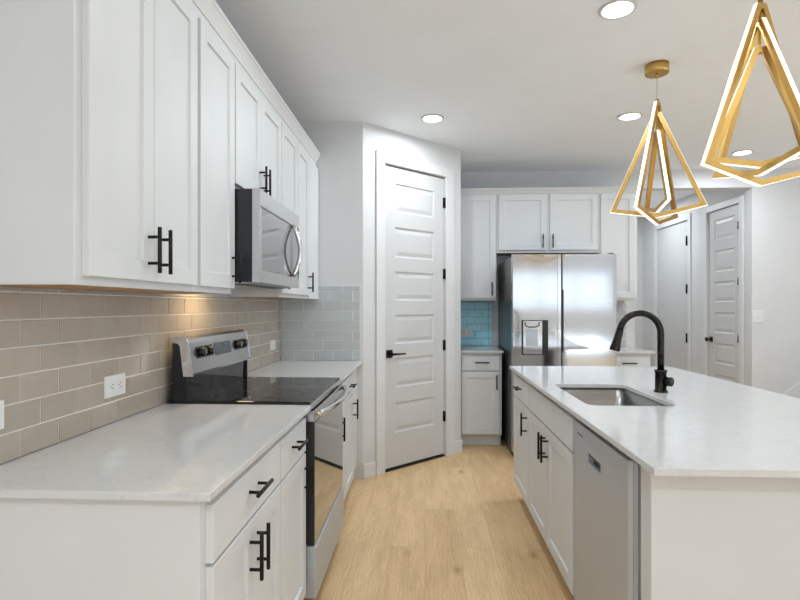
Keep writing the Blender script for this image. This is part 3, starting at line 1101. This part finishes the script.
# sink bowl
sk = thing('sink', 'undermount stainless steel sink in the island countertop', 'sink', (0.88, 2.5475, 0.66))
o_ = (0.88, 2.5475, 0.66)


def rr(x0, x1, y0, y1, r, z, n=8):
    out = []
    for (cx, cy, a0) in ((x1 - r, y1 - r, 0), (x0 + r, y1 - r, 90), (x0 + r, y0 + r, 180), (x1 - r, y0 + r, 270)):
        for k in range(n + 1):
            a = math.radians(a0 + 90 * k / n)
            out.append((cx + r * math.cos(a), cy + r * math.sin(a), z))
    return out


mb = MB()
zt = ZC - 0.0225
e = 0.004
rings = [rr(0.692 - 0.018, 1.062 + 0.018, 2.245 - 0.0095, 2.862 + 0.018, 0.055, zt), rr(0.692 - e, 1.062 + e, 2.245 - e, 2.862 + e, 0.047, zt),
         rr(0.695, 1.059, 2.248, 2.859, 0.047, 0.73), rr(0.704, 1.050, 2.257, 2.850, 0.047, 0.705), rr(0.735, 1.025, 2.285, 2.81, 0.05, 0.692), rr(0.86, 0.90, 2.53, 2.565, 0.015, 0.688)]
m = len(rings[0])
vs = [p for r_ in rings for p in r_]
fs = []
for i in range(len(rings) - 1):
    for k in range(m):
        k2 = (k + 1) % m
        fs.append((i * m + k, i * m + k2, (i + 1) * m + k2, (i + 1) * m + k))
fs.append(tuple((len(rings) - 1) * m + k for k in range(m)))
mb.add(vs, fs, 0, [True] * (len(fs) - 1) + [False])
so = mb.build('bowl', STEELS, sk, o_)
md = so.modifiers.new('thick', 'SOLIDIFY'); md.thickness = 0.0015; md.offset = 1
mb = MB().tube([(0.88, 2.5475, 0.6885), (0.88, 2.5475, 0.691), (0.88, 2.5475, 0.692)], [0.045, 0.045, 0.034], 24)
mb.build('drain', CHROME, sk, o_)

# faucet
FXc, FYc = 1.150, 2.612
fa = thing('faucet', 'dark bronze gooseneck pull down faucet behind the sink on the island', 'faucet', (FXc, FYc, ZC))
mb = MB().tube([(0, 0, 0.0005), (0, 0, 0.008), (0, 0, 0.010), (0, 0, 0.095), (0, 0, 0.098), (0, 0, 0.108), (0, 0, 0.110)], [0.031, 0.031, 0.0265, 0.0265, 0.029, 0.029, 0.020], 24)
mb.build('base', FAUCETM, fa)
RA = 0.0985
zr = 0.286
path = [(0, 0, 0.108), (0, 0, 0.20)]
for k in range(25):
    a = PI * k / 24 * 0.94
    path.append((-RA + RA * math.cos(a), 0, zr + RA * math.sin(a)))
tip = Vector(path[-1]); dirn = (Vector(path[-1]) - Vector(path[-2])).normalized()
mb = MB().tube(path, 0.0155, 18)
mb.tube([tuple(Vector(path[1]) + Vector((0, 0, 0.02 + 0.045))), tuple(Vector(path[1]) + Vector((0, 0, 0.07)))], 0.0168, 18)
mb.build('spout', FAUCETM, fa)
mb = MB().tube([tip + dirn * t for t in (0.0, 0.004, 0.050, 0.100, 0.107)], [0.0165, 0.0175, 0.019, 0.025, 0.0235], 20)
mb.build('spray_head', FAUCETM, fa)
hv = Vector((0.60, -0.80, 0)).normalized()
p = Vector((0, 0, 0.055))
mb = MB().tube([p + hv * 0.018, p + hv * 0.028, p + hv * 0.029, p + hv * 0.054, p + hv * 0.056], [0.018, 0.018, 0.0225, 0.0225, 0.019], 20)
mb.build('lever_handle', FAUCETM, fa)


# ------------------------------------------------------------------ pendants
def offset_poly(poly, s):
    n = len(poly); out = []
    for i in range(n):
        p = Vector(poly[i]); a = Vector(poly[i - 1]); b = Vector(poly[(i + 1) % n])
        e1 = (p - a).normalized(); e2 = (b - p).normalized()
        n1 = Vector((-e1.y, e1.x)); n2 = Vector((-e2.y, e2.x))
        q = (n1 + n2).normalized()
        out.append(tuple(p + q * s / max(0.35, q.dot(n1))))
    return out


def ring_prism(mb, outer, inner, d, M):
    n = len(outer)
    vs = [(x, y, z) for y in (-d, d) for (x, z) in outer] + [(x, y, z) for y in (-d, d) for (x, z) in inner]
    fs = []
    for i in range(n):
        j = (i + 1) % n
        o0, o1, q0, q1 = i, j, 2 * n + i, 2 * n + j
        fs += [(o0, o1, q1, q0), (n + o1, n + o0, 3 * n + i, 3 * n + j), (o1, o0, n + o0, n + o1), (q0, q1, 3 * n + j, 3 * n + i)]
    mb.add(vs, fs, 0, False, M)


def pendant(loc, angles, label):
    t = thing('pendant_lamp', label, 'lamp', (loc[0], loc[1], CZ), 0, 'geometric gold pendants over the island')
    mb = MB().tube([(0, 0, -0.0005), (0, 0, -0.052), (0, 0, -0.055)], [0.066, 0.066, 0.062], 36)
    mb.tube([(0, 0, -0.055), (0, 0, -0.072)], 0.008, 12)
    mb.build('canopy', GOLD, t)
    mb = MB().tube([(0, 0, -0.07), (0, 0, 2.53 - CZ)], 0.0022, 8)
    mb.build('cord', CORD, t)
    mb = MB().tube([(0, 0, 2.53 - CZ), (0, 0, 2.37 - CZ)], 0.006, 10)
    mb.cyl((0, 0, 2.55 - CZ), (0, 0, 2.515 - CZ), 0.011, 12)
    mb.build('stem', GOLD, t)
    for ang, (W_, top, sh, bot) in zip(angles, ((0.272, 2.535, 1.882, 1.812), (0.255, 2.470, 1.905, 1.854), (0.185, 2.362, 1.925, 1.885))):
        M = Matrix.Rotation(math.radians(ang), 4, 'Z')
        out = [(-0.020, top - CZ), (-W_, sh - CZ), (0, bot - CZ), (W_, sh - CZ), (0.020, top - CZ)]
        ar = sum(out[i][0] * out[(i + 1) % 5][1] - out[(i + 1) % 5][0] * out[i][1] for i in range(5))
        s = 1 if ar > 0 else -1
        inn = offset_poly(out, s * 0.022)
        mb = MB(); ring_prism(mb, out, inn, 0.0125, M)
        fo = mb.build('frame', GOLD, t)
        mb = MB(); ring_prism(mb, offset_poly(out, -s * 0.0018), offset_poly(out, s * 0.0005), 0.0085, M)
        mb.build('led_strip', LED, fo)
    return t


pendant((1.365, 3.15), (43.3, -24.5, 86), 'gold geometric pendant lamp hanging over the far half of the island')
pendant((1.333, 2.15), (16, 99, 162), 'gold geometric pendant lamp nearest the camera, cut by the right edge')

# ------------------------------------------------------------------ recessed ceiling lights


def can(x, y, label, power=P_CAN):
    t = thing('recessed_light', label, 'ceiling light', (x, y, CZ), 0, 'recessed ceiling lights')
    n = 36
    mb = MB()
    prof = [(0.088, -0.0005), (0.086, -0.006), (0.074, -0.009), (0.063, -0.004), (0.063, -0.0005)]
    vs = [(r_ * math.cos(2 * PI * k / n), r_ * math.sin(2 * PI * k / n), z) for (r_, z) in prof for k in range(n)]
    fs = [(i * n + k, i * n + (k + 1) % n, (i + 1) * n + (k + 1) % n, (i + 1) * n + k) for i in range(len(prof) - 1) for k in range(n)]
    mb.add(vs, fs, 0, True)
    mb.build('trim_ring', RINGP, t)
    MB().tube([(0, 0, -0.0008), (0, 0, -0.0035)], 0.0625, n).build('lens', CAN, t)
    l = bpy.data.lights.new('can_glow', 'AREA'); l.shape = 'DISK'; l.size = 0.12; l.energy = power; l.color = (0.86, 0.945, 1.0)
    o = bpy.data.objects.new('can_glow', l); COL.objects.link(o); o.location = (x, y, CZ - 0.0045)


can(0.919, 2.545, 'large round recessed ceiling light nearest the camera at the top edge', P_CAN * 0.45)
can(0.055, 3.96, 'round recessed ceiling light in front of the pantry door', P_CAN * 1.0)
can(1.53, 3.99, 'round recessed ceiling light behind the far pendant', P_CAN * 0.8)
can(1.0, 0.9, 'added unseen recessed light over the near end of the island', P_CAN * 0.43)  # unseen light, added to brighten the kitchen
can(0.0, 2.15, 'added unseen recessed light over the aisle between range and island', P_CAN * 0.62)  # invented light just out of frame, brightens the island fronts
can(1.0, -1.4, 'added unseen recessed light in the living area behind the island, nearer the aisle', P_CAN * 0.7)  # added behind the camera for overall brightness
can(-0.4, -1.4, 'added unseen recessed light in the living area near the left wall', P_CAN * 2.0)  # unseen strong light, added behind the camera
can(3.3, -1.4, 'added unseen recessed light in the living area nearer the side wall', P_CAN * 1.1)  # added out of view, more light from behind
can(3.3, 1.6, 'added unseen recessed light between the island and the side wall', P_CAN * 1.6)  # unseen, added to lift the overall brightness
can(2.78, 7.2, 'added unseen recessed light inside the hall beyond the header', P_CAN * 1.2)  # hidden by the header, added to brighten the hall
can(2.93, 4.98, 'far recessed ceiling light glimpsed through the near pendant', P_CAN * 1.2)


# ------------------------------------------------------------------ outlets and switch
def plate(label, place, sockets, wid=0.116, hgt=0.072, kind='outlet'):
    """place(u, d, z) with u along the wall from the plate centre, d outwards"""
    def blk(mb, u0, u1, z0, z1, d0, d1, b=0.0):
        pts = [place(u, d, z) for d in (d0, d1) for (u, z) in ((u0 + (b if d == d1 else 0), z0 + (b if d == d1 else 0)), (u1 - (b if d == d1 else 0), z0 + (b if d == d1 else 0)), (u1 - (b if d == d1 else 0), z1 - (b if d == d1 else 0)), (u0 + (b if d == d1 else 0), z1 - (b if d == d1 else 0)))]
        fs = [(3, 2, 1, 0), (4, 5, 6, 7), (0, 1, 5, 4), (1, 2, 6, 5), (2, 3, 7, 6), (3, 0, 4, 7)]
        nrm = (Vector(pts[5]) - Vector(pts[4])).cross(Vector(pts[6]) - Vector(pts[4]))
        if nrm.dot(Vector(place(0, 1, 0)) - Vector(place(0, 0, 0))) < 0:
            fs = [tuple(reversed(f)) for f in fs]
        mb.add(pts, fs)
    base = place(0, 0, 0)
    t = thing('wall_outlet' if kind == 'outlet' else 'light_switch', label, kind, base)
    mb = MB(); blk(mb, -wid / 2, wid / 2, -hgt / 2, hgt / 2, 0.0005, 0.006, 0.002)
    mb.build('cover_plate', WHITEP if kind == 'outlet' else SWITCHP, t, base)
    for s in sockets:
        mb = MB(); blk(mb, s - 0.017, s + 0.017, -0.0165, 0.0165, 0.0062, 0.0085, 0.001)
        so_ = mb.build('socket' if kind == 'outlet' else 'rocker', WHITEP if kind == 'outlet' else SWITCHP, t, base)
        if kind == 'outlet':
            mb = MB()
            for dz in (-0.007, 0.007):
                blk(mb, s - 0.005, s + 0.006, dz - 0.0012, dz + 0.0012, 0.0086, 0.009)
            blk(mb, s - 0.013, s - 0.009, -0.002, 0.002, 0.0086, 0.009)
            mb.build('slot', HOLE, so_, base)
    return t


TD = 0.0095
for yc, lab in ((1.276, 'white outlet plate cut by the left edge on the left wall tile'), (1.838, 'white double outlet on the left wall tile above the near left countertop'), (3.80, 'white outlet on the left wall tile in the corner beyond the range')):
    plate(lab, lambda u, d, z, yc=yc: (XW + TD + d, yc + u, 1.047 + z), (-0.024, 0.024), 0.122, 0.078)
plate('pale outlet on the tile left of the refrigerator', lambda u, d, z: (0.440 + u, YB - TD - d, 1.054 + z), (-0.024, 0.024), 0.112, 0.074)
plate('white light switch on the right wall beside the hall opening', lambda u, d, z: (3.435 + u, YB - d, 1.225 + z), (-0.023, 0.023), 0.116, 0.122, 'switch')

# ------------------------------------------------------------------ stairs at the far right
sg = thing('staircase', 'foot of a staircase with white skirt board against the right wall', 'staircase', (3.62, 4.6, 0))
o_ = (3.62, 4.6, 0)
TREAD = mat('stair_tread', (0.20, 0.19, 0.13), 0.9)
nstep = 8
for k in range(nstep):
    xa = 3.66 + 0.235 * k
    z1 = 0.19 * (k + 1)
    bx(xa, xa + 0.235, 4.62, YB - 0.022, 0.0005, z1 - 0.026).build('riser', TRIM, sg, o_)
    bx(xa - 0.02, xa + 0.234, 4.60, YB - 0.0215, z1 - 0.0255, z1, 0.006, seg=2).build('tread', TREAD, sg, o_)
sl = 0.19 / 0.235
xs = 3.687 - 0.419 / sl + 0.0
mb = MB().prism([(xs - 0.02, 0.001), (xs + 0.03, 0.001), (3.66 + 0.235 * nstep, 0.001), (3.66 + 0.235 * nstep, 0.419 + (3.66 + 0.235 * nstep - 3.687) * sl), (xs - 0.02 + 0.10, 0.419 + (xs + 0.08 - 3.687) * sl), ], 'y', YB - 0.020, YB - 0.001)
mb.build('skirt_board', TRIM, sg, o_)
